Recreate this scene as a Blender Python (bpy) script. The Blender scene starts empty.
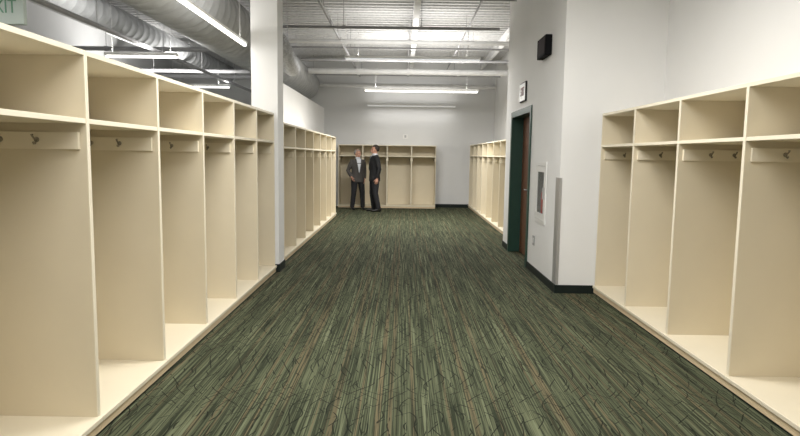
import bpy, bmesh, math, random
from mathutils import Vector, Matrix
random.seed(3)
S = bpy.context.scene
COL = S.collection
S.view_settings.view_transform = 'Standard'
S.view_settings.exposure = 0.0

# ------------------------------------------------------------------ materials
def new_mat(name):
    m = bpy.data.materials.new(name); m.use_nodes = True
    nt = m.node_tree
    return m, nt, nt.nodes['Principled BSDF']

def mat(name, col, rough=0.6, metal=0.0, var=0.06, scale=6.0, bump=0.0, bscale=80.0, stretch=(1,1,1), spec=0.5):
    m, nt, b = new_mat(name)
    tc = nt.nodes.new('ShaderNodeTexCoord')
    mp = nt.nodes.new('ShaderNodeMapping'); mp.inputs['Scale'].default_value = stretch
    n = nt.nodes.new('ShaderNodeTexNoise'); n.inputs['Scale'].default_value = scale; n.inputs['Detail'].default_value = 4
    r = nt.nodes.new('ShaderNodeValToRGB')
    c = Vector(col)
    r.color_ramp.elements[0].position = 0.3; r.color_ramp.elements[1].position = 0.7
    r.color_ramp.elements[0].color = (*(c*(1-var)), 1)
    r.color_ramp.elements[1].color = (*[min(1, v*(1+var)) for v in c], 1)
    nt.links.new(tc.outputs['Object'], mp.inputs['Vector'])
    nt.links.new(mp.outputs['Vector'], n.inputs['Vector'])
    nt.links.new(n.outputs['Fac'], r.inputs['Fac'])
    nt.links.new(r.outputs['Color'], b.inputs['Base Color'])
    b.inputs['Roughness'].default_value = rough
    b.inputs['Metallic'].default_value = metal
    b.inputs['Specular IOR Level'].default_value = spec
    if bump:
        n2 = nt.nodes.new('ShaderNodeTexNoise'); n2.inputs['Scale'].default_value = bscale
        bp = nt.nodes.new('ShaderNodeBump'); bp.inputs['Strength'].default_value = bump; bp.inputs['Distance'].default_value = 0.01
        nt.links.new(mp.outputs['Vector'], n2.inputs['Vector'])
        nt.links.new(n2.outputs['Fac'], bp.inputs['Height'])
        nt.links.new(bp.outputs['Normal'], b.inputs['Normal'])
    return m

def emis(name, col, strength):
    m, nt, b = new_mat(name)
    b.inputs['Base Color'].default_value = (*col, 1)
    b.inputs['Emission Color'].default_value = (*col, 1)
    b.inputs['Emission Strength'].default_value = strength
    return m

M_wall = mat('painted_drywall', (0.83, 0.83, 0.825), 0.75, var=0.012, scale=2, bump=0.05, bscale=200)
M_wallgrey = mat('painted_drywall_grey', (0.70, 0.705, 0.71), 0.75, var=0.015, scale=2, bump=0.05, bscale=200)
M_cream = mat('cream_laminate', (0.69, 0.615, 0.465), 0.6, var=0.02, scale=3)  # darker tone carries the shade on the bay panels
M_creamlit = mat('cream_laminate_lit', (0.80, 0.735, 0.59), 0.5, var=0.02, scale=3)  # cream laminate with the light on edges and shelves painted into its colour
M_rail = mat('cream_hook_rail', (0.78, 0.71, 0.565), 0.55, var=0.02, scale=3)
M_seat = mat('cream_seat_laminate', (0.75, 0.685, 0.54), 0.45, var=0.02, scale=3)
M_ply = mat('tan_plywood_edge', (0.66, 0.53, 0.35), 0.6, var=0.10, scale=8, stretch=(1, 1, 12))
M_hook = mat('hook_metal', (0.34, 0.31, 0.25), 0.4, 0.6, var=0.05)
M_base = mat('near_black_rubber_base', (0.008, 0.014, 0.012), 0.6, var=0.1, spec=0.3)
M_green = mat('green_painted_steel', (0.018, 0.062, 0.045), 0.45, var=0.05)
M_wood = mat('brown_door_veneer', (0.16, 0.068, 0.036), 0.5, var=0.25, scale=5, stretch=(8, 8, 0.6))
M_steel = mat('brushed_steel', (0.46, 0.455, 0.45), 0.4, 0.45, var=0.10, scale=20, stretch=(1, 1, 0.05))
M_galv = mat('galvanised_duct', (0.48, 0.49, 0.50), 0.62, 0.15, var=0.10, scale=7, spec=0.3)
M_foil = mat('foil_flex_duct', (0.50, 0.51, 0.53), 0.55, 0.3, var=0.2, scale=25, bump=0.3)
M_deck = mat('white_painted_deck', (0.54, 0.54, 0.54), 0.8, var=0.12, scale=22, bump=0.4, bscale=30)
M_beam = mat('white_painted_beam', (0.68, 0.68, 0.68), 0.65, var=0.06)
M_pipe = mat('grey_painted_pipe', (0.30, 0.30, 0.31), 0.5, var=0.08)
M_white = mat('white_enamel', (0.82, 0.82, 0.81), 0.4, var=0.02)
M_signwhite = mat('grey_green_sign_face', (0.40, 0.46, 0.42), 0.5, var=0.04)
M_black = mat('black_plastic', (0.006, 0.006, 0.007), 0.8, var=0.1, spec=0.15)
M_border = mat('dark_sign_border', (0.05, 0.05, 0.052), 0.7, var=0.1, spec=0.2)
M_red = mat('red_paint', (0.40, 0.02, 0.015), 0.45, var=0.05)
M_signred = mat('dark_red_sign_ink', (0.16, 0.012, 0.012), 0.5, var=0.05)
M_signgreen = mat('green_sign_ink', (0.10, 0.24, 0.15), 0.4, var=0.05)
M_darkred = mat('dark_red_lens', (0.014, 0.005, 0.005), 0.7, var=0.05, spec=0.15)
M_grey = mat('cabinet_grey', (0.40, 0.40, 0.41), 0.5, var=0.04)
M_darkgrey = mat('cabinet_interior_grey', (0.16, 0.16, 0.165), 0.6, var=0.04)
M_wirew = mat('white_cable', (0.6, 0.6, 0.6), 0.6)
E_tube = emis('lit_diffuser', (1.0, 0.98, 0.94), 3.0)
E_dim = emis('dim_diffuser', (0.9, 0.92, 0.95), 0.45)
E_faint = emis('faint_diffuser', (0.85, 0.87, 0.9), 0.25)
M_skin = mat('skin', (0.50, 0.27, 0.19), 0.55, var=0.06, scale=20)
M_suit = mat('black_suit_wool', (0.008, 0.008, 0.009), 0.85, var=0.2, scale=60)
M_trouser = mat('dark_trouser_wool', (0.013, 0.013, 0.016), 0.85, var=0.2, scale=60)
M_tweed = mat('grey_tweed', (0.068, 0.062, 0.057), 0.9, var=0.35, scale=120)
M_shirt = mat('pale_shirt', (0.60, 0.62, 0.66), 0.8, var=0.03)
M_shoe = mat('black_leather', (0.01, 0.01, 0.01), 0.3)
M_hairdark = mat('dark_hair', (0.025, 0.018, 0.012), 0.7, var=0.3, scale=60)
M_hairgrey = mat('grey_hair', (0.30, 0.28, 0.26), 0.7, var=0.25, scale=60)
M_eye = mat('eye_dark', (0.03, 0.02, 0.02), 0.2)
M_lip = mat('lip', (0.36, 0.13, 0.11), 0.5)
M_tie = mat('dark_tie', (0.03, 0.05, 0.04), 0.6, var=0.3, scale=80)

m, nt, b = new_mat('cabinet_glass')
b.inputs['Base Color'].default_value = (0.5, 0.55, 0.55, 1)
b.inputs['Alpha'].default_value = 0.15
nz = nt.nodes.new('ShaderNodeTexNoise'); nz.inputs['Scale'].default_value = 3
mm = nt.nodes.new('ShaderNodeMath'); mm.operation = 'MULTIPLY'; mm.inputs[1].default_value = 0.1
nt.links.new(nz.outputs['Fac'], mm.inputs[0]); nt.links.new(mm.outputs[0], b.inputs['Roughness'])
M_glass = m

# carpet
def carpet():
    m, nt, b = new_mat('patterned_green_carpet')
    N = nt.nodes; L = nt.links
    tc = N.new('ShaderNodeTexCoord')
    def mp(s, src=None, rot=0.0):
        x = N.new('ShaderNodeMapping'); x.inputs['Scale'].default_value = s
        x.inputs['Rotation'].default_value = (0, 0, rot)
        L.new(src or tc.outputs['Object'], x.inputs['Vector']); return x.outputs['Vector']
    def noise(v, sc=1, det=4, dist=0.0, rough=0.5):
        x = N.new('ShaderNodeTexNoise'); x.inputs['Scale'].default_value = sc; x.inputs['Detail'].default_value = det
        x.inputs['Distortion'].default_value = dist; x.inputs['Roughness'].default_value = rough
        L.new(v, x.inputs['Vector']); return x
    def ramp(f, stops):
        r = N.new('ShaderNodeValToRGB'); e = r.color_ramp.elements
        e[0].position, e[0].color = stops[0][0], (*stops[0][1], 1)
        e[1].position, e[1].color = stops[-1][0], (*stops[-1][1], 1)
        for p, c in stops[1:-1]:
            k = e.new(p); k.color = (*c, 1)
        L.new(f, r.inputs['Fac']); return r.outputs['Color']
    def mix(f, a, bb):
        x = N.new('ShaderNodeMix'); x.data_type = 'RGBA'
        L.new(f, x.inputs['Factor'])
        for s, v in ((6, a), (7, bb)):
            if isinstance(v, tuple): x.inputs[s].default_value = (*v, 1)
            else: L.new(v, x.inputs[s])
        return x.outputs[2]
    n1 = noise(mp((60, 0.5, 1)), 1, 4, 0.0, 0.60)
    base = ramp(n1.outputs['Fac'], [(0.34, (0.054, 0.061, 0.035)), (0.47, (0.092, 0.103, 0.060)),
                                    (0.56, (0.125, 0.139, 0.082)), (0.70, (0.180, 0.198, 0.122))])
    # tan-brown lengthwise stripes
    n3 = noise(mp((20, 0.05, 1)), 1, 3, 0.0)
    f3 = ramp(n3.outputs['Fac'], [(0.56, (0, 0, 0)), (0.58, (0.7, 0.7, 0.7))])
    c = mix(f3, base, (0.150, 0.115, 0.066))
    n4 = noise(mp((7, 0.2, 1)), 1, 2, 0.0)
    f4 = ramp(n4.outputs['Fac'], [(0.42, (0.30, 0.30, 0.30)), (0.60, (0, 0, 0))])
    c = mix(f4, c, (0.028, 0.034, 0.019))
    # dark yarn streaks, long
    n2 = noise(mp((120, 1.1, 1)), 1, 3, 0.0, 0.55)
    f2 = ramp(n2.outputs['Fac'], [(0.475, (0, 0, 0)), (0.54, (0.84, 0.84, 0.84))])
    c = mix(f2, c, (0.016, 0.021, 0.012))
    # long gently curving crossing strands (warp depends almost only on the lengthwise direction)
    def strands(freq, rot, seed, amp, width):
        w = noise(mp((0.10, 1.0, 1)), 1.0 + seed*0.15, 1)
        add = N.new('ShaderNodeVectorMath'); add.operation = 'MULTIPLY_ADD'
        L.new(w.outputs['Color'], add.inputs[0]); add.inputs[1].default_value = (amp, 0.0, 0)
        L.new(tc.outputs['Object'], add.inputs[2])
        wv = N.new('ShaderNodeTexWave'); wv.wave_type = 'BANDS'; wv.bands_direction = 'X'; wv.wave_profile = 'SIN'
        wv.inputs['Scale'].default_value = freq; wv.inputs['Distortion'].default_value = 0.0
        L.new(mp((1, 1, 1), add.outputs[0], rot), wv.inputs['Vector'])
        f = ramp(wv.outputs['Fac'], [(1-width, (0, 0, 0)), (1-width*0.4, (1, 1, 1))])
        g = noise(mp((5.0, 1.1, 1)), 1 + seed, 1)
        gg = ramp(g.outputs['Fac'], [(0.50, (0, 0, 0)), (0.54, (0.9, 0.9, 0.9))])
        x = N.new('ShaderNodeMath'); x.operation = 'MULTIPLY'
        L.new(f, x.inputs[0]); L.new(gg, x.inputs[1]); return x.outputs[0]
    for (fr, ro, se, am, wi) in ((3.1, 0.20, 0.7, 0.9, 0.016), (2.8, -0.22, 1.9, 0.9, 0.015), (2.2, 0.45, 3.3, 1.0, 0.010), (2.3, -0.42, 4.7, 1.0, 0.010)):
        c = mix(strands(fr, ro, se, am, wi), c, (0.007, 0.009, 0.006))
    L.new(c, b.inputs['Base Color'])
    b.inputs['Roughness'].default_value = 0.95
    b.inputs['Specular IOR Level'].default_value = 0.15
    nb = noise(mp((260, 260, 1)), 1, 2)
    bp = N.new('ShaderNodeBump'); bp.inputs['Strength'].default_value = 0.4; bp.inputs['Distance'].default_value = 0.004
    L.new(nb.outputs['Fac'], bp.inputs['Height']); L.new(bp.outputs['Normal'], b.inputs['Normal'])
    return m
M_carpet = carpet()

# ------------------------------------------------------------------ mesh helpers
def add_box(bm, x0, x1, y0, y1, z0, z1, mi=0):
    vs = [bm.verts.new((x, y, z)) for z in (z0, z1) for (x, y) in ((x0, y0), (x1, y0), (x1, y1), (x0, y1))]
    fs = [(3, 2, 1, 0), (4, 5, 6, 7), (0, 1, 5, 4), (1, 2, 6, 5), (2, 3, 7, 6), (3, 0, 4, 7)]
    out = []
    for f in fs:
        fa = bm.faces.new([vs[i] for i in f]); fa.material_index = mi; out.append(fa)
    return out

def finish(bm, name, mats, parent=None, loc=(0, 0, 0), rotz=0.0, smooth=False, bevel=0.0):
    if bevel:
        bmesh.ops.bevel(bm, geom=bm.edges[:], offset=bevel, segments=1, affect='EDGES')
    bmesh.ops.recalc_face_normals(bm, faces=bm.faces[:])
    me = bpy.data.meshes.new(name); bm.to_mesh(me); bm.free()
    for mt in (mats if isinstance(mats, (list, tuple)) else [mats]): me.materials.append(mt)
    if smooth:
        for p in me.polygons: p.use_smooth = True
    o = bpy.data.objects.new(name, me); COL.objects.link(o)
    o.location = loc; o.rotation_euler = (0, 0, rotz)
    if parent: o.parent = parent
    return o

def box(name, mt, x0, x1, y0, y1, z0, z1, parent=None, loc=(0, 0, 0), rotz=0, bevel=0.0):
    bm = bmesh.new(); add_box(bm, x0, x1, y0, y1, z0, z1)
    return finish(bm, name, mt, parent, loc, rotz, False, bevel)

def empty(name, loc, rotz=0.0):
    o = bpy.data.objects.new(name, None); COL.objects.link(o)
    o.location = loc; o.rotation_euler = (0, 0, rotz); o.empty_display_size = 0.1
    return o

def tag(o, label, cat, group=None):
    o['label'] = label; o['category'] = cat
    if group: o['group'] = group
    return o

def struct(o):
    o['kind'] = 'structure'; return o

def tube(bm, pts, radii, n=12, up=(0, 0, 1), flat=None):
    pts = [Vector(p) for p in pts]
    rings = []
    ref = None
    for i, p in enumerate(pts):
        if i == 0: d = pts[1]-pts[0]
        elif i == len(pts)-1: d = pts[-1]-pts[-2]
        else: d = (pts[i+1]-pts[i]).normalized()+(pts[i]-pts[i-1]).normalized()
        d.normalize()
        if ref is None:
            u = Vector(up)
            if abs(d.dot(u)) > 0.9: u = Vector((1, 0, 0))
            ref = (u - d*u.dot(d)).normalized()
        else:
            ref = (ref - d*ref.dot(d)).normalized()
        s = d.cross(ref)
        r = radii[i]
        ra, rb = r if isinstance(r, tuple) else (r, r)
        rings.append([bm.verts.new(p + ref*math.cos(a)*ra + s*math.sin(a)*rb)
                      for a in [2*math.pi*k/n for k in range(n)]])
    for a, c in zip(rings, rings[1:]):
        for k in range(n):
            bm.faces.new((a[k], a[(k+1) % n], c[(k+1) % n], c[k]))
    bm.faces.new(rings[0][::-1]); bm.faces.new(rings[-1])
    return rings

def hrings(bm, secs, n=20):
    rings = [[bm.verts.new((x+rx*math.cos(a), y+ry*math.sin(a), z)) for a in [2*math.pi*k/n for k in range(n)]]
             for (x, y, z, rx, ry) in secs]
    for a, c in zip(rings, rings[1:]):
        for k in range(n):
            bm.faces.new((a[k], a[(k+1) % n], c[(k+1) % n], c[k]))
    bm.faces.new(rings[0][::-1]); bm.faces.new(rings[-1])

def ellipsoid(bm, c, r, u=18, v=12, rot=None):
    res = bmesh.ops.create_uvsphere(bm, u_segments=u, v_segments=v, radius=1)
    M = Matrix.Translation(c) @ (rot or Matrix.Identity(4)) @ Matrix.Diagonal((*r, 1))
    bmesh.ops.transform(bm, matrix=M, verts=res['verts'])
    return res['verts']

# ------------------------------------------------------------------ constants (camera at x=0,y=0)
ZC = 4.1
XL = -6.6
FX_L, FX_R = -1.57, 2.11
BACK = 17.38
# ------------------------------------------------------------------ room shell
struct(box('floor', M_carpet, XL-.1, 3.0, -1.6, BACK+0.1, -0.05, 0.0))
bm = bmesh.new()
p = 0.20; y = -1.6; prof = []
while y < BACK+0.1:
    prof += [(y, ZC+0.07), (y+0.07, ZC+0.07), (y+0.10, ZC), (y+0.17, ZC)]
    y += p
prev = None
for (yy, zz) in prof:
    a = bm.verts.new((XL-.1, yy, zz)); c = bm.verts.new((3.0, yy, zz))
    if prev: bm.faces.new((prev[0], prev[1], c, a))
    prev = (a, c)
struct(finish(bm, 'ceiling', M_deck))
TZ = ZC+0.07
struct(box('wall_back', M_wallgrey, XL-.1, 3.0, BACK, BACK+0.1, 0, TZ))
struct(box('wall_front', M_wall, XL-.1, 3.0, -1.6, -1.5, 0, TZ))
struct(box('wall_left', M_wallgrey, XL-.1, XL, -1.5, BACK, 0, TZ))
struct(box('wall_right', M_wall, 2.76, 2.86, -1.5, 6.47, 0, TZ))
struct(box('wall_right_return', M_wall, 1.69, 2.86, 6.47, 6.59, 0, TZ))
struct(box('wall_right_far', M_wall, 2.60, 2.72, 9.95, BACK, 0, TZ))
struct(box('wall_right_jog', M_wall, 1.94, 2.72, 9.83, 9.95, 0, TZ))
struct(box('wall_left_partition', M_wall, -2.40, -2.27, 9.6, BACK, 0, 2.80))
DY0, DY1, DH = 8.02, 9.40, 2.12
NY0, NY1, NZ0, NZ1 = 7.09, 7.57, 0.72, 1.38
bm = bmesh.new()
add_box(bm, 1.69, 1.94, 6.59, NY0, 0, TZ)
add_box(bm, 1.69, 1.94, NY1, DY0, 0, TZ)
add_box(bm, 1.69, 1.94, NY0, NY1, 0, NZ0)
add_box(bm, 1.69, 1.94, NY0, NY1, NZ1, TZ)
add_box(bm, 1.87, 1.94, NY0, NY1, NZ0, NZ1)
add_box(bm, 1.69, 1.94, DY1, 9.95, 0, TZ)
add_box(bm, 1.69, 1.94, DY0, DY1, DH, TZ)
struct(finish(bm, 'wall_right_doorway', M_wall))
bm = bmesh.new()
for (a, c) in ((DY0, DY0+0.045), (DY1-0.045, DY1)):
    add_box(bm, 1.672, 1.96, a, c, 0, DH)
add_box(bm, 1.672, 1.96, DY0+0.045, DY1-0.045, DH-0.045, DH)
add_box(bm, 1.672, 1.688, DY0-0.04, DY0, 0, DH+0.04)
add_box(bm, 1.672, 1.688, DY1, DY1+0.04, 0, DH+0.04)
add_box(bm, 1.672, 1.688, DY0, DY1, DH, DH+0.04)
struct(finish(bm, 'trim_1', M_green))
mid = (DY0+DY1)/2
for i, (a, c) in enumerate(((DY0+0.048, mid-0.002), (mid+0.002, DY1-0.048))):
    d = struct(box('door_%d' % (i+1), M_wood, -0.022, 0.022, -(c-a)/2, (c-a)/2, 0.008, DH-0.05, loc=(1.872, (a+c)/2, 0), bevel=0.002))
    s = 1 if i == 0 else -1
    bm = bmesh.new()
    yy = s*((c-a)/2-0.07)
    tube(bm, [(-0.022, yy, 1.0), (-0.07, yy, 1.0), (-0.07, yy-s*0.11, 1.0)], [0.011, 0.011, 0.009], 10)
    add_box(bm, -0.030, -0.0225, yy-0.025, yy+0.025, 0.93, 1.07)
    finish(bm, 'door_handle', M_steel, d)
struct(box('baseboard_right_return', M_base, 1.676, 2.12, 6.456, 6.469, 0, 0.09))
struct(box('baseboard_right_doorway', M_base, 1.676, 1.689, 6.4695, DY0-0.042, 0, 0.09))
struct(box('baseboard_right_far_end', M_base, 1.676, 1.689, DY1+0.042, 9.95, 0, 0.09))
struct(box('baseboard_back', M_base, 0.93, 1.94, BACK-0.014, BACK-0.001, 0, 0.10))

def column(x0, x1, y0, y1, label):
    e = empty('column', ((x0+x1)/2, (y0+y1)/2, 0))
    hx, hy = (x1-x0)/2, (y1-y0)/2
    box('column_shaft', M_wall, -hx, hx, -hy, hy, 0, ZC-0.002, parent=e, bevel=0.004)
    bm = bmesh.new()
    t = 0.012
    add_box(bm, -hx-t, hx+t, -hy-t, -hy-0.001, 0.0, 0.10)
    add_box(bm, -hx-t, hx+t, hy+0.001, hy+t, 0.0, 0.10)
    add_box(bm, -hx-t, -hx-0.001, -hy, hy, 0.0, 0.10)
    add_box(bm, hx+0.001, hx+t, -hy, hy, 0.0, 0.10)
    finish(bm, 'base_strip', M_base, e)
    tag(e, label, 'column')
column(-1.86, -1.535, 7.42, 7.75, 'square white painted column with dark base between locker rows')

# ------------------------------------------------------------------ lockers
LH, SH, BT = 1.965, 1.62, 0.095
def locker_proto(W, D):
    hw = W/2 - 0.0008; t = 0.0135
    e = empty('locker', (0, 0, 0))
    parts = [e]
    def P(name, mt, *a, bevel=0.0012):
        o = box(name, mt, *a, parent=e, bevel=bevel); parts.append(o); return o
    for s in (-1, 1):
        xa, xb = sorted((s*hw, s*(hw-t)))
        bm = bmesh.new()
        add_box(bm, xa, xb, 0.004, D, BT, LH)
        for f in add_box(bm, xa, xb, 0.0, 0.004, BT, LH): f.material_index = 1
        o = finish(bm, 'side_panel', [M_cream, M_creamlit], e); parts.append(o)
    P('back_panel', M_cream, -hw+t, hw-t, D-0.012, D, BT, LH-0.025)
    P('top_panel', M_creamlit, -hw+t, hw-t, 0.0, D, LH-0.025, LH)
    P('shelf', M_creamlit, -hw+t, hw-t, 0.002, D-0.0125, SH-0.012, SH+0.013)
    P('seat_board', M_seat, -hw, hw, -0.02, D, 0.066, BT-0.0003, bevel=0.003)
    P('plinth', M_ply, -hw, hw, -0.008, 0.03, 0.016, 0.0655)
    P('toe_strip', M_base, -hw, hw, -0.002, 0.03, 0.0, 0.0155)
    for s in (-1, 1):
        xi = s*(hw-t-0.0003)
        xa, xb = sorted((xi, xi-s*0.018))
        r = P('hook_rail', M_rail, xa, xb, 0.035, D-0.013, SH-0.140, SH-0.055)
        for yy in (0.24, 0.42):
            bm = bmesh.new()
            x = xi-s*0.0182
            z = SH-0.094
            tube(bm, [(x, yy, z), (x-s*0.004, yy, z)], [0.014, 0.012], 12)
            tube(bm, [(x-s*0.003, yy, z+0.005), (x-s*0.022, yy, z+0.006), (x-s*0.034, yy, z+0.016), (x-s*0.037, yy, z+0.025)],
                 [0.0045, 0.0045, 0.0045, 0.007], 8)
            tube(bm, [(x-s*0.003, yy, z-0.006), (x-s*0.014, yy, z-0.020), (x-s*0.024, yy, z-0.021), (x-s*0.028, yy, z-0.012)],
                 [0.0045, 0.0045, 0.0045, 0.006], 8)
            h = finish(bm, 'coat_hook', M_hook, r, smooth=True); parts.append(h)
    return parts

def place_locker(parts, loc, rotz, label, group, sz=1.0):
    mp = {}
    for o in parts:
        c = o.copy(); COL.objects.link(c); mp[o] = c
        if o.parent: c.parent = mp[o.parent]
    e = mp[parts[0]]
    e.location = loc; e.rotation_euler = (0, 0, rotz); e.scale = (1, 1, sz)
    tag(e, label, 'locker', group)
    return e
def kill(parts):
    for o in reversed(parts): bpy.data.objects.remove(o)

PL = locker_proto(0.87, 0.62)
for k in range(8):
    place_locker(PL, (FX_L, 7.36-0.435-0.87*k, 0), math.radians(90),
                 'open cream laminate locker with top cubby, beside white column' if k == 0 else
                 'open cream laminate locker with top cubby, coat hooks and seat', 'open lockers in the free-standing row')
kill(PL)
P9 = locker_proto(0.9, 0.63)
for k in range(7):
    place_locker(P9, (-1.60, 8.10+0.45+0.9*k, 0), math.radians(90),
                 'open cream locker against the low white partition', 'open lockers along the low partition', 0.965)
for k in range(8):
    place_locker(P9, (FX_R, 6.452-0.45-0.9*k, 0), math.radians(-90),
                 'open cream locker ending at the white wall corner' if k == 0 else
                 'open cream laminate locker against the bright white wall', 'open lockers along the white side wall', 0.99)
for k in range(8):
    place_locker(P9, (1.92, 17.36-0.45-0.9*k, 0), math.radians(-90),
                 'open cream locker in the row past the doorway wall', 'open lockers past the doorway', 0.92)
kill(P9)
P7 = locker_proto(0.68, 0.60)
for k in range(4):
    place_locker(P7, (-1.80+0.34+0.68*k, 16.77, 0), 0, 'open cream locker standing against the grey end wall', 'open lockers on the end wall', 0.90)
kill(P7)

# ------------------------------------------------------------------ wall items
def exit_text(parent, mt, loc, rot, size, sx=0.72):
    cu = bpy.data.curves.new('t', 'FONT'); cu.body = 'EXIT'; cu.size = size; cu.extrude = 0.0015; cu.align_x = 'CENTER'; cu.align_y = 'CENTER'
    to = bpy.data.objects.new('t', cu); COL.objects.link(to)
    me = bpy.data.meshes.new_from_object(to.evaluated_get(bpy.context.evaluated_depsgraph_get()))
    bpy.data.objects.remove(to)
    me.materials.clear(); me.materials.append(mt)
    t = bpy.data.objects.new('sign_lettering', me); COL.objects.link(t); t.parent = parent
    t.location = loc; t.rotation_euler = rot; t.scale = (sx, 1, 1)
e = empty('exit_sign', (1.69, 8.58, 2.25))
box('sign_housing', M_border, -0.022, -0.001, -0.20, 0.20, 0, 0.27, parent=e, bevel=0.003)
box('sign_face', M_white, -0.026, -0.0225, -0.185, 0.185, 0.015, 0.255, parent=e)
exit_text(e, M_signred, (-0.028, 0, 0.135), (math.radians(90), 0, math.radians(-90)), 0.17)
tag(e, 'wall exit sign, dark red letters on a pale face', 'exit sign')
e = empty('exit_sign', (-3.62, 5.55, 2.60))
box('sign_housing', M_signwhite, -0.20, 0.20, -0.025, 0.025, 0, 0.29, parent=e, bevel=0.005)
bm = bmesh.new(); tube(bm, [(0, 0, 0.29), (0, 0, ZC-2.60)], [0.008]*2, 8)
finish(bm, 'hanging_stem', M_white, e)
exit_text(e, M_signgreen, (0, -0.027, 0.15), (math.radians(90), 0, 0), 0.17, 0.8)
tag(e, 'hanging grey-green exit sign with green letters', 'exit sign')
e = empty('digital_wall_clock', (1.69, 7.25, 2.65))
box('clock_case', M_black, -0.08, -0.001, -0.21, 0.21, 0, 0.23, parent=e, bevel=0.006)
box('clock_lens', M_darkred, -0.084, -0.0805, -0.19, 0.19, 0.025, 0.205, parent=e)
tag(e, 'black digital wall clock with dark unlit lens', 'clock')
e = empty('fire_extinguisher_cabinet', (1.69, 7.33, 0.68))
bm = bmesh.new()
add_box(bm, -0.012, -0.001, -0.28, -0.235, 0, 0.74); add_box(bm, -0.012, -0.001, 0.235, 0.28, 0, 0.74)
add_box(bm, -0.012, -0.001, -0.235, 0.235, 0, 0.045); add_box(bm, -0.012, -0.001, -0.235, 0.235, 0.695, 0.74)
finish(bm, 'cabinet_frame', M_white, e)
bm = bmesh.new()
GX = 0.17
add_box(bm, -0.010, 0.0, -0.232, -GX, 0.048, 0.692); add_box(bm, -0.010, 0.0, GX, 0.232, 0.048, 0.692)
add_box(bm, -0.010, 0.0, -GX, GX, 0.048, 0.12); add_box(bm, -0.010, 0.0, -GX, GX, 0.62, 0.692)
dr = finish(bm, 'cabinet_door', M_white, e)
box('glass_pane', M_glass, -0.006, -0.003, -GX+.001, GX-.001, 0.121, 0.619, parent=dr)
box('pull_handle', M_steel, -0.03, -0.0105, -0.21, -0.195, 0.30, 0.44, parent=dr)
bm = bmesh.new()
add_box(bm, 0.172, 0.178, -0.235, 0.235, 0.045, 0.695)
add_box(bm, 0.004, 0.171, 0.228, 0.236, 0.045, 0.695); add_box(bm, 0.004, 0.171, -0.236, -0.228, 0.045, 0.695)
finish(bm, 'cabinet_lining', M_darkgrey, e)
tag(e, 'white framed glass-door fire extinguisher cabinet on white wall', 'fire extinguisher cabinet')
x = empty('fire_extinguisher', (1.763, 7.375, 0.722))
bm = bmesh.new()
hrings(bm, [(0, 0, 0, .045, .045), (0, 0, .02, .059, .059), (0, 0, .31, .059, .059), (0, 0, .36, .040, .040), (0, 0, .39, .02, .02)], 20)
finish(bm, 'cylinder_body', M_red, x, smooth=True)
bm = bmesh.new(); add_box(bm, -0.02, 0.02, -0.025, 0.025, 0.391, 0.43); add_box(bm, -0.012, 0.012, -0.10, 0.02, 0.431, 0.445)
tube(bm, [(0, 0.026, 0.41), (0, 0.085, 0.39), (0, 0.09, 0.28), (0, 0.08, 0.15)], [0.010]*4, 8)
finish(bm, 'valve_and_hose', M_black, x)
tag(x, 'red fire extinguisher behind the cabinet glass', 'fire extinguisher')
bm = bmesh.new()
add_box(bm, 1.686, 1.689, 6.4685, 6.62, 0.092, 1.26)
add_box(bm, 1.686, 1.715, 6.465, 6.468, 0.092, 1.26)
g = finish(bm, 'corner_guard', M_steel); tag(g, 'brushed steel corner guard on the white wall corner', 'corner guard')
def plate(name, x, y, z, face, label, w=0.075, h=0.12):
    e = empty(name, (x, y, z))
    if face == '-x':
        box('cover_plate', M_grey, -0.008, -0.001, -w/2, w/2, -h/2, h/2, parent=e, bevel=0.001)
        box('receptacle', M_white, -0.011, -0.0085, -w/5, w/5, -h/3.4, h/3.4, parent=e)
    else:
        box('cover_plate', M_white, -w/2, w/2, -0.008, -0.001, -h/2, h/2, parent=e, bevel=0.001)
        box('receptacle', M_grey, -w/5, w/5, -0.011, -0.0085, -h/3.4, h/3.4, parent=e)
    tag(e, label, 'wall plate')
plate('outlet_plate', 1.69, 7.62, 0.42, '-x', 'grey electrical outlet plate low on the doorway wall', 0.11, 0.12)
plate('switch_plate', 0.06, BACK, 2.03, '-y', 'white wall plate above the end wall lockers', 0.14, 0.12)

# ------------------------------------------------------------------ linear lights
def linear_light(cx, cy, cz, length, along, label, diff, power=0.0, up=0.0, rig=True, k=1.0):
    rot = 0 if along == 'x' else math.radians(90)
    e = empty('linear_light', (cx, cy, cz), rot)
    h = length/2
    bm = bmesh.new()
    add_box(bm, -h, h, -0.045*k, 0.045*k, 0.028, 0.028+0.045*k)
    finish(bm, 'light_housing', M_white, e, bevel=0.006)
    bm = bmesh.new(); tube(bm, [(-h+0.02, 0, 0.012), (h-0.02, 0, 0.012)], [(0.015, 0.036*k)]*2, 12)
    finish(bm, 'diffuser', diff, e, smooth=False)
    if rig:
        for s in (-1, 1):
            bm = bmesh.new(); tube(bm, [(s*h*0.8, 0, 0.028+0.045*k), (s*h*0.8, 0, ZC-cz)], [0.0018, 0.0018], 6)
            finish(bm, 'suspension_cable', M_wirew, e)
    for pw, zz, rx in ((power, -0.014, 0), (up, 0.085, math.pi)):
        if pw:
            ld = bpy.data.lights.new('lamp', 'AREA'); ld.shape = 'RECTANGLE'; ld.size = length*0.95; ld.size_y = 0.07*k
            ld.energy = pw; ld.color = (1.0, 0.975, 0.93)
            lo = bpy.data.objects.new('lamp', ld); COL.objects.link(lo); lo.parent = e; lo.location = (0, 0, zz)
            lo.rotation_euler = (rx, 0, 0)
    tag(e, label, 'ceiling light', 'suspended linear lights')
    return e
PW = 72; UP = 40
linear_light(0.38, 13.4, 2.87, 2.5, 'x', 'lit suspended linear light over the far aisle', E_tube, PW*1.75, UP*1.9)
linear_light(0.22, 17.05, 2.85, 2.5, 'x', 'faint suspended linear light close to the end wall', E_faint, 7, 6, k=0.8)
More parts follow.
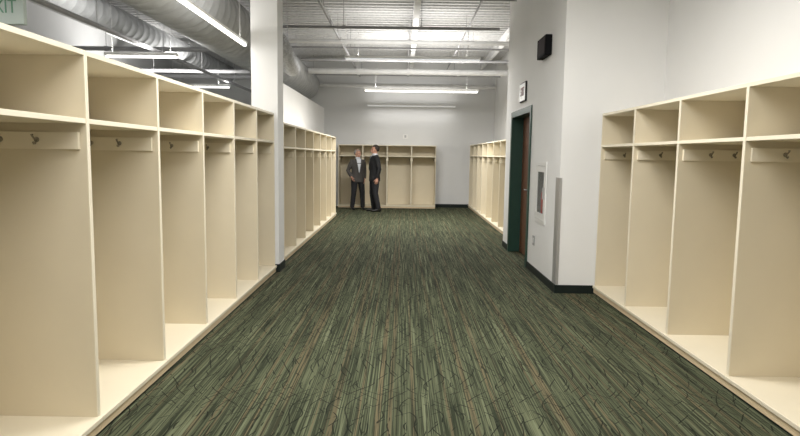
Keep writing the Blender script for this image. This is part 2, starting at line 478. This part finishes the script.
linear_light(0.15, 11.3, 3.22, 2.5, 'x', 'dim white linear light with added lamp power, mounted high under the deck', E_dim, PW*1.2, UP*0.5)  # lamp power added to brighten the doorway wall and floor; diffuser stays dim
linear_light(-2.03, 6.60, 2.83, 2.44, 'y', 'lit suspended linear light running above the locker row', E_tube, PW*0.18, UP*0.25, k=0.7)
linear_light(-3.8, 8.85, 2.83, 1.05, 'x', 'short lit suspended linear light beyond the locker row', E_tube, PW*0.6, UP*0.8)
linear_light(-4.9, 12.9, 2.85, 2.44, 'x', 'lit suspended linear light beyond the locker row', E_tube, PW*1.0, UP*1.7)
linear_light(-4.6, 4.0, 2.85, 2.44, 'x', 'lit suspended linear light beyond the locker row', E_tube, PW*1.0, UP*2.2)
linear_light(0.0, 4.4, 3.3, 2.44, 'x', 'lit suspended linear light over the aisle', E_tube, PW*1.6, UP*1.1)
linear_light(0.0, 2.2, 3.3, 2.44, 'x', 'lit suspended linear light over the aisle', E_tube, PW*0.7, UP*1.0)
linear_light(0.0, 0.0, 3.3, 2.44, 'x', 'lit suspended linear light over the aisle', E_tube, PW*0.9, UP*0.9)

# ------------------------------------------------------------------ ceiling services
def ibeam(x, y0, y1, zb, label, w=0.05):
    bm = bmesh.new()
    add_box(bm, -w, w, y0, y1, 0, 0.012); add_box(bm, -0.005, 0.005, y0, y1, 0.012, ZC-zb-0.015)
    add_box(bm, -w, w, y0, y1, ZC-zb-0.015, ZC-zb-0.003)
    o = finish(bm, 'steel_beam', M_beam, loc=(x, 0, zb)); tag(o, label, 'beam', 'roof beams')
for xx, y0, zb, w in ((0.2, -1.5, 3.86, .05), (2.15, 9.96, 3.90, .04), (-4.3, -1.5, 3.82, .05), (-5.9, -1.5, 3.82, .05)):
    ibeam(xx, y0, BACK, zb, 'white painted steel beam under the corrugated deck', w)

def xpipe(y, z, r, x0, x1, mt, name='ceiling_pipe', label='grey pipe running crosswise under the deck'):
    bm = bmesh.new(); tube(bm, [(x0, y, z), (x1, y, z)], [r, r], 14)
    n = int((x1-x0)/1.5)
    for k in range(1, n+1):
        xx = x0+(x1-x0)*k/(n+1)
        tube(bm, [(xx-0.03, y, z), (xx+0.03, y, z)], [r*1.2]*2, 14)
        tube(bm, [(xx, y, z+r), (xx, y, ZC)], [0.005, 0.005], 6)
    o = finish(bm, name, mt, smooth=False); tag(o, label, 'pipe', 'ceiling pipes')
WP = 'white painted pipe running crosswise under the deck'
xpipe(8.9, 3.72, 0.018, -2.35, 1.6, M_pipe)
xpipe(10.4, 3.62, 0.025, -2.35, 1.6, M_pipe)
xpipe(11.9, 3.66, 0.04, -2.35, 2.55, M_beam, label=WP)
xpipe(12.8, 3.70, 0.02, -2.35, 2.55, M_pipe)
xpipe(13.9, 3.62, 0.03, -2.35, 2.55, M_pipe)
xpipe(15.0, 3.52, 0.07, -2.35, 2.55, M_beam, label=WP)
xpipe(16.2, 3.60, 0.025, -2.35, 2.55, M_pipe)
xpipe(17.1, 3.42, 0.06, -2.35, 2.55, M_beam, label=WP)
xpipe(8.0, 3.55, 0.025, -6.5, -3.35, M_pipe)
xpipe(11.2, 3.35, 0.04, -6.5, -3.35, M_pipe)
xpipe(15.0, 3.35, 0.06, -6.5, -3.35, M_pipe)
xpipe(13.3, 3.25, 0.04, -6.5, -3.35, M_pipe)

def spiral(name, pts, r, mt, label, step=0.25, amp=0.012, hang=True):
    P = [Vector(p) for p in pts]
    L = (P[1]-P[0]).length; n = int(L/step); pp = []; rr = []
    for k in range(n+1):
        c = P[0].lerp(P[1], k/n)
        d = (P[1]-P[0]).normalized()
        pp += [c-d*0.012, c, c+d*0.012]; rr += [r, r+amp, r]
    bm = bmesh.new(); tube(bm, pp, rr, 40)
    for k in range(7):
        yy = 0.6+2.6*k
        for s in (-1, 1):
            tube(bm, [(P[0].x+s*(r+.006), yy, P[0].z), (P[0].x+s*(r+.006), yy, ZC)], [0.005]*2, 6)
    o = finish(bm, name, mt, smooth=False)
    for pl in o.data.polygons: pl.use_smooth = True
    tag(o, label, 'duct')
    return o
spiral('spiral_duct', [(-2.83, -1.3, 3.45), (-2.83, 17.3, 3.45)], 0.42, M_galv, 'large round galvanised spiral duct along the ceiling')
spiral('spiral_duct', [(-5.0, -1.3, 3.72), (-5.0, 17.3, 3.72)], 0.22, M_galv, 'smaller round galvanised duct near the side wall')
bm = bmesh.new()
ctrl = [Vector(v) for v in ((-2.26, 9.9, 3.42), (-2.08, 9.8, 3.46), (-1.95, 9.75, 3.25), (-1.9, 9.9, 3.05), (-1.95, 10.3, 2.98), (-1.97, 10.8, 2.98))]
pp = []; rr = []
NN = 70
def bez(t):
    pts = ctrl[:]
    while len(pts) > 1: pts = [a.lerp(c, t) for a, c in zip(pts, pts[1:])]
    return pts[0]
for k in range(NN+1):
    pp.append(bez(k/NN)); rr.append(0.13 + (0.010 if k % 2 else 0))
tube(bm, pp, rr, 18)
tube(bm, [(-1.9, 9.95, 3.2), (-1.9, 9.95, ZC)], [0.005]*2, 6)
o = finish(bm, 'flexible_duct', M_foil, smooth=False); tag(o, 'silver foil flexible duct bending off the round duct', 'duct')
for (xx, zz, r, y1) in ((-1.25, 3.70, 0.025, 17.3), (1.15, 3.80, 0.015, 17.3), (-3.75, 3.00, 0.03, 17.3)):
    bm = bmesh.new(); tube(bm, [(xx, 4.9, zz), (xx, y1, zz)], [r, r], 12)
    for k in range(6):
        yy = 5.5+2*k
        tube(bm, [(xx, yy, zz+r), (xx, yy, ZC)], [0.004, 0.004], 6)
    o = finish(bm, 'ceiling_conduit', M_pipe); tag(o, 'long grey conduit hung beneath the deck', 'conduit', 'ceiling conduits')
for (xa, xb, yy, sag, drop) in ((-4.6, -3.3, 7.4, 1.9, 0.5), (-4.1, -3.32, 6.6, 1.5, 0.75)):
    bm = bmesh.new()
    pp = []
    for k in range(25):
        t = k/24
        pp.append(Vector((xa+(xb-xa)*t, yy, 4.09-sag*t*(1-t)-drop*t)))
    tube(bm, pp, [0.007]*25, 6)
    o = finish(bm, 'hanging_cable', M_wirew, smooth=True); tag(o, 'loose white cable drooping from the deck', 'cable', 'drooping cables')

# ------------------------------------------------------------------ people
def bake(bm, name, mt, parent, voxel, smooth_it=4):
    me = bpy.data.meshes.new(name)
    bmesh.ops.recalc_face_normals(bm, faces=bm.faces[:])
    bm.to_mesh(me); bm.free()
    o = bpy.data.objects.new(name, me); COL.objects.link(o)
    r = o.modifiers.new('r', 'REMESH'); r.mode = 'VOXEL'; r.voxel_size = voxel
    s = o.modifiers.new('s', 'SMOOTH'); s.iterations = smooth_it; s.factor = 0.5
    dg = bpy.context.evaluated_depsgraph_get()
    me2 = bpy.data.meshes.new_from_object(o.evaluated_get(dg))
    o.modifiers.clear(); o.data = me2
    me2.materials.clear(); me2.materials.append(mt)
    for p in me2.polygons: p.use_smooth = True
    o.parent = parent
    return o

def hand(bm, w, d, th, pn):
    w = Vector(w); d = Vector(d).normalized(); th = Vector(th); th = (th-d*th.dot(d)).normalized()
    pn = d.cross(th) * (1 if d.cross(th).dot(Vector(pn)) > 0 else -1)
    pts = [w-d*0.02, w+d*0.015, w+d*0.05, w+d*0.09, w+d*0.10]
    tube(bm, pts, [(0.024, 0.019), (0.028, 0.018), (0.040, 0.017), (0.041, 0.015), (0.036, 0.011)], 14, up=th)
    for i, (off, ln) in enumerate(((0.030, 0.072), (0.010, 0.082), (-0.010, 0.076), (-0.030, 0.058))):
        b0 = w+d*0.088+th*off
        c1 = b0+(d*0.95+pn*0.30).normalized()*ln*0.48
        c2 = c1+(d*0.75+pn*0.66).normalized()*ln*0.32
        c3 = c2+(d*0.45+pn*0.90).normalized()*ln*0.24
        tube(bm, [b0-d*0.01, b0, c1, c2, c3], [0.0095, 0.0098, 0.0092, 0.0085, 0.0065], 10)
    t0 = w+d*0.03+th*0.024
    t1 = t0+(d*0.55+th*0.65+pn*0.35).normalized()*0.036
    t2 = t1+(d*0.85+th*0.2+pn*0.4).normalized()*0.030
    t3 = t2+(d*0.9+pn*0.4).normalized()*0.022
    tube(bm, [t0-th*0.01, t0, t1, t2, t3], [0.014, 0.014, 0.0115, 0.0105, 0.008], 10)

def person(loc, rotz, scale, arms, legs, jacket_mat, hair_mat, bald, head_turn, label, tie=False, vw=1.0, wide=1.0):
    e = empty('person', loc, rotz); e.scale = (scale*wide, scale*wide, scale)
    bm = bmesh.new()
    hrings(bm, [(0, 0, .86, .10, .08), (0, .0, .92, .155, .105), (0, 0, 1.02, .15, .10), (0, 0, 1.15, .15, .105),
                (0, 0, 1.30, .165, .11), (0, .005, 1.40, .165, .10), (0, .01, 1.45, .10, .075), (0, .01, 1.49, .058, .056), (0, .0, 1.58, .055, .056)])
    A = {}
    for s, (el, wr) in zip((-1, 1), arms):
        sh = Vector((s*0.17, 0.005, 1.405)); el = Vector(el); wr = Vector(wr)
        tube(bm, [sh-Vector((s*.05, 0, 0)), sh, sh.lerp(el, .3), el, el.lerp(wr, .3), wr], [.05, .055, .047, .038, .038, .026], 14)
        d = (wr-el).normalized()
        hand(bm, wr, d + Vector((0, 0, -0.25)), (0, -1, 0.1), (-s, 0, 0))
        A[s] = (sh, el, wr)
    G = {}
    for s, (kn, an) in zip((-1, 1), legs):
        hp = Vector((s*.09, 0, .90)); kn = Vector(kn); an = Vector(an)
        tube(bm, [hp+Vector((0, 0, .04)), hp, hp.lerp(kn, .5), kn, kn.lerp(an, .35), an, an+Vector((0, 0, -.05))],
             [.085, .088, .072, .053, .054, .036, .034], 16)
        tube(bm, [an+Vector((0, .04, -.055)), an+Vector((0, -.03, -.05)), an+Vector((0, -.13, -.062))], [(.022, .03), (.03, .036), (.016, .03)], 12)
        G[s] = (hp, kn, an)
    R = Matrix.Translation((0, 0, 1.60)) @ Matrix.Rotation(head_turn, 4, 'Z')
    def hv(x, y, z): return R @ Vector((x, y, z))
    RR = Matrix.Rotation(head_turn, 4, 'Z')
    ellipsoid(bm, hv(0, .012, .055), (.076, .094, .098), rot=RR)
    ellipsoid(bm, hv(0, -.022, .0), (.058, .066, .080), rot=RR)
    ellipsoid(bm, hv(0, -.045, -.052), (.032, .034, .026), rot=RR)
    tube(bm, [hv(0, -.078, .045), hv(0, -.096, .018), hv(0, -.104, .004), hv(0, -.085, -.004)], [.009, .013, .017, .013], 10)
    for s in (-1, 1):
        ellipsoid(bm, hv(s*.078, .012, .022), (.010, .019, .032), 10, 8, rot=RR)
        ellipsoid(bm, hv(s*.030, -.072, .050), (.024, .014, .008), 10, 8, rot=RR)
        ellipsoid(bm, hv(s*.038, -.055, .0), (.022, .022, .022), 10, 8, rot=RR)
    bake(bm, 'body', M_skin, e, .006, 3)
    for s in (-1, 1):
        bm = bmesh.new(); ellipsoid(bm, hv(s*.030, -.080, .034), (.012, .008, .007), 12, 8, rot=RR)
        finish(bm, 'eye', M_eye, e, smooth=True)
    bm = bmesh.new(); ellipsoid(bm, hv(0, -.086, -.028), (.024, .008, .007), 12, 8, rot=RR)
    finish(bm, 'mouth', M_lip, e, smooth=True)
    bm = bmesh.new()
    vs = ellipsoid(bm, (0, .020, .062), (.085, .100, .102), 28, 20)
    rm = []
    for v in bm.verts:
        front = v.co.y < -0.01
        lim = (.10 if front else -.02 + max(0, (.06-v.co.y))*0.6)
        if bald: lim = max(lim, -.02)
        cut = v.co.z < lim and not (abs(v.co.x) > .06 and v.co.y > -.02 and v.co.z > .02)
        if bald and v.co.z > .13 and v.co.y < 0.05: cut = True
        if cut: rm.append(v)
    bmesh.ops.delete(bm, geom=rm, context='VERTS')
    for v in bm.verts: v.co = R @ v.co
    h = finish(bm, 'hair', hair_mat, e, smooth=True)
    so = h.modifiers.new('t', 'SOLIDIFY'); so.thickness = 0.012; so.offset = -0.5
    bm = bmesh.new()
    hrings(bm, [(0, 0, .83, .12, .10), (0, 0, .90, .172, .125), (0, 0, 1.02, .163, .115), (0, 0, 1.04, .160, .112)])
    for s in (-1, 1):
        hp, kn, an = G[s]
        tube(bm, [hp+Vector((0, 0, .05)), hp, hp.lerp(kn, .5), kn, kn.lerp(an, .5), an+Vector((0, 0, -.015))],
             [.10, .103, .090, .074, .068, .064], 18)
    bake(bm, 'trousers', M_trouser, e, .009, 4)
    for s in (-1, 1):
        an = G[s][2]
        bm = bmesh.new()
        b0 = Vector((an.x, an.y, 0))
        tube(bm, [b0+Vector((0, .075, .045)), b0+Vector((0, .05, .05)), b0+Vector((0, 0, .055)), b0+Vector((0, -.08, .038)), b0+Vector((0, -.16, .030)), b0+Vector((0, -.20, .022))],
             [(.035, .028), (.05, .038), (.055, .042), (.038, .048), (.030, .046), (.016, .024)], 16)
        for v in bm.verts: v.co.z = max(v.co.z, 0.0)
        bake(bm, 'shoe', M_shoe, e, .007, 2)
    bm = bmesh.new()
    hrings(bm, [(0, 0, .80, .190, .135), (0, 0, .86, .192, .138), (0, 0, .98, .182, .130), (0, 0, 1.10, .176, .126), (0, 0, 1.26, .188, .134),
                (0, .003, 1.36, .192, .128), (0, .008, 1.43, .155, .10), (0, .014, 1.475, .085, .078), (0, .016, 1.50, .072, .068)], 28)
    for s in (-1, 1):
        sh, el, wr = A[s]
        tube(bm, [sh-Vector((s*.06, 0, 0)), sh, sh.lerp(el, .3), el, el.lerp(wr, .4), el.lerp(wr, .93)], [.062, .072, .066, .056, .052, .044], 18)
    bake(bm, 'jacket', jacket_mat, e, .009, 4)
    def front_y(x, z):
        rx, ry = (.182, .130) if z < 1.1 else ((.188, .134) if z < 1.33 else (.17, .118))
        if z > 1.40: ry = .118 - (z-1.40)*0.45; rx = .16
        return -ry*math.sqrt(max(0, 1-(x/rx)**2)) - .005
    bm = bmesh.new(); rows = []
    for i in range(13):
        z = 1.08+(1.485-1.08)*i/12; w = (.008+.062*(i/12))*vw
        rows.append([bm.verts.new((w*k/4, front_y(w*k/4, z), z)) for k in range(-4, 5)])
    for a, c in zip(rows, rows[1:]):
        for k in range(8): bm.faces.new((a[k], a[k+1], c[k+1], c[k]))
    h = finish(bm, 'shirt_front', M_shirt, e, smooth=True)
    h.modifiers.new('t', 'SOLIDIFY').thickness = 0.006
    bm = bmesh.new()
    hrings(bm, [(0, .008, 1.475, .078, .078), (0, .004, 1.50, .070, .070), (0, .002, 1.535, .064, .065)], 24)
    finish(bm, 'shirt_collar', M_shirt, e, smooth=True)
    if tie:
        bm = bmesh.new()
        for i, (z, w) in enumerate(((1.46, .016), (1.44, .010), (1.15, .030), (1.09, .002))):
            a = bm.verts.new((-w, front_y(0, min(z, 1.42))-.010, z)); c = bm.verts.new((w, front_y(0, min(z, 1.42))-.010, z))
            if i: bm.faces.new((pa, pc, c, a))
            pa, pc = a, c
        h = finish(bm, 'necktie', M_tie, e); h.modifiers.new('t', 'SOLIDIFY').thickness = 0.006
    for s in (-1, 1):
        bm = bmesh.new(); prev = None
        for i in range(11):
            z = 1.08+(1.47-1.08)*i/10; w0 = (.006+.058*(i/10))*vw; w1 = w0+.012+.035*math.sin(math.pi*min(1, i/10*0.9))
            a = bm.verts.new((s*w0, front_y(w0, z)-.006, z)); c = bm.verts.new((s*w1, front_y(w1, z)-.004, z))
            if prev: bm.faces.new((prev[0], prev[1], c, a))
            prev = (a, c)
        h = finish(bm, 'lapel', jacket_mat, e, smooth=True); h.modifiers.new('t', 'SOLIDIFY').thickness = 0.006
    tag(e, label, 'person')
    return e

person((-1.22, 16.30, 0), math.radians(22), 0.93,
       [((-.265, .08, 1.14), (-.205, -.08, .95)), ((.225, .06, 1.13), (.19, -.04, .90))],
       [((-.12, -.02, .49), (-.15, .03, .09)), ((.13, -.04, .49), (.15, -.02, .09))],
       M_tweed, M_hairgrey, True, math.radians(32),
       'man in grey jacket and light shirt standing and talking', vw=1.1, wide=1.03)
person((-0.74, 15.85, 0), math.radians(-72), 0.995,
       [((-.235, .06, 1.13), (-.225, .02, .88)), ((.24, .05, 1.13), (.23, .00, .88))],
       [((-.10, -.03, .49), (-.12, .02, .09)), ((.11, -.01, .49), (.13, .07, .09))],
       M_suit, M_hairdark, False, math.radians(-8),
       'man in black suit standing turned toward his companion', tie=True, vw=0.55, wide=1.06)

# ------------------------------------------------------------------ world + camera
w = bpy.data.worlds.new('World'); S.world = w; w.use_nodes = True
w.node_tree.nodes['Background'].inputs['Color'].default_value = (0.9, 0.95, 1, 1)
w.node_tree.nodes['Background'].inputs['Strength'].default_value = 0.2
cd = bpy.data.cameras.new('Camera'); cd.lens = 27.0; cd.sensor_width = 36.0; cd.clip_start = 0.05; cd.clip_end = 100
cam = bpy.data.objects.new('Camera', cd); COL.objects.link(cam)
pitch = math.atan(62/600); yaw = math.atan(2.1/600); roll = math.radians(0.8)
Rm = Matrix.Rotation(yaw, 4, 'Z') @ Matrix.Rotation(math.pi/2-pitch, 4, 'X') @ Matrix.Rotation(roll, 4, 'Z')
cam.matrix_world = Matrix.Translation((0, 0, 1.47)) @ Rm
S.camera = cam
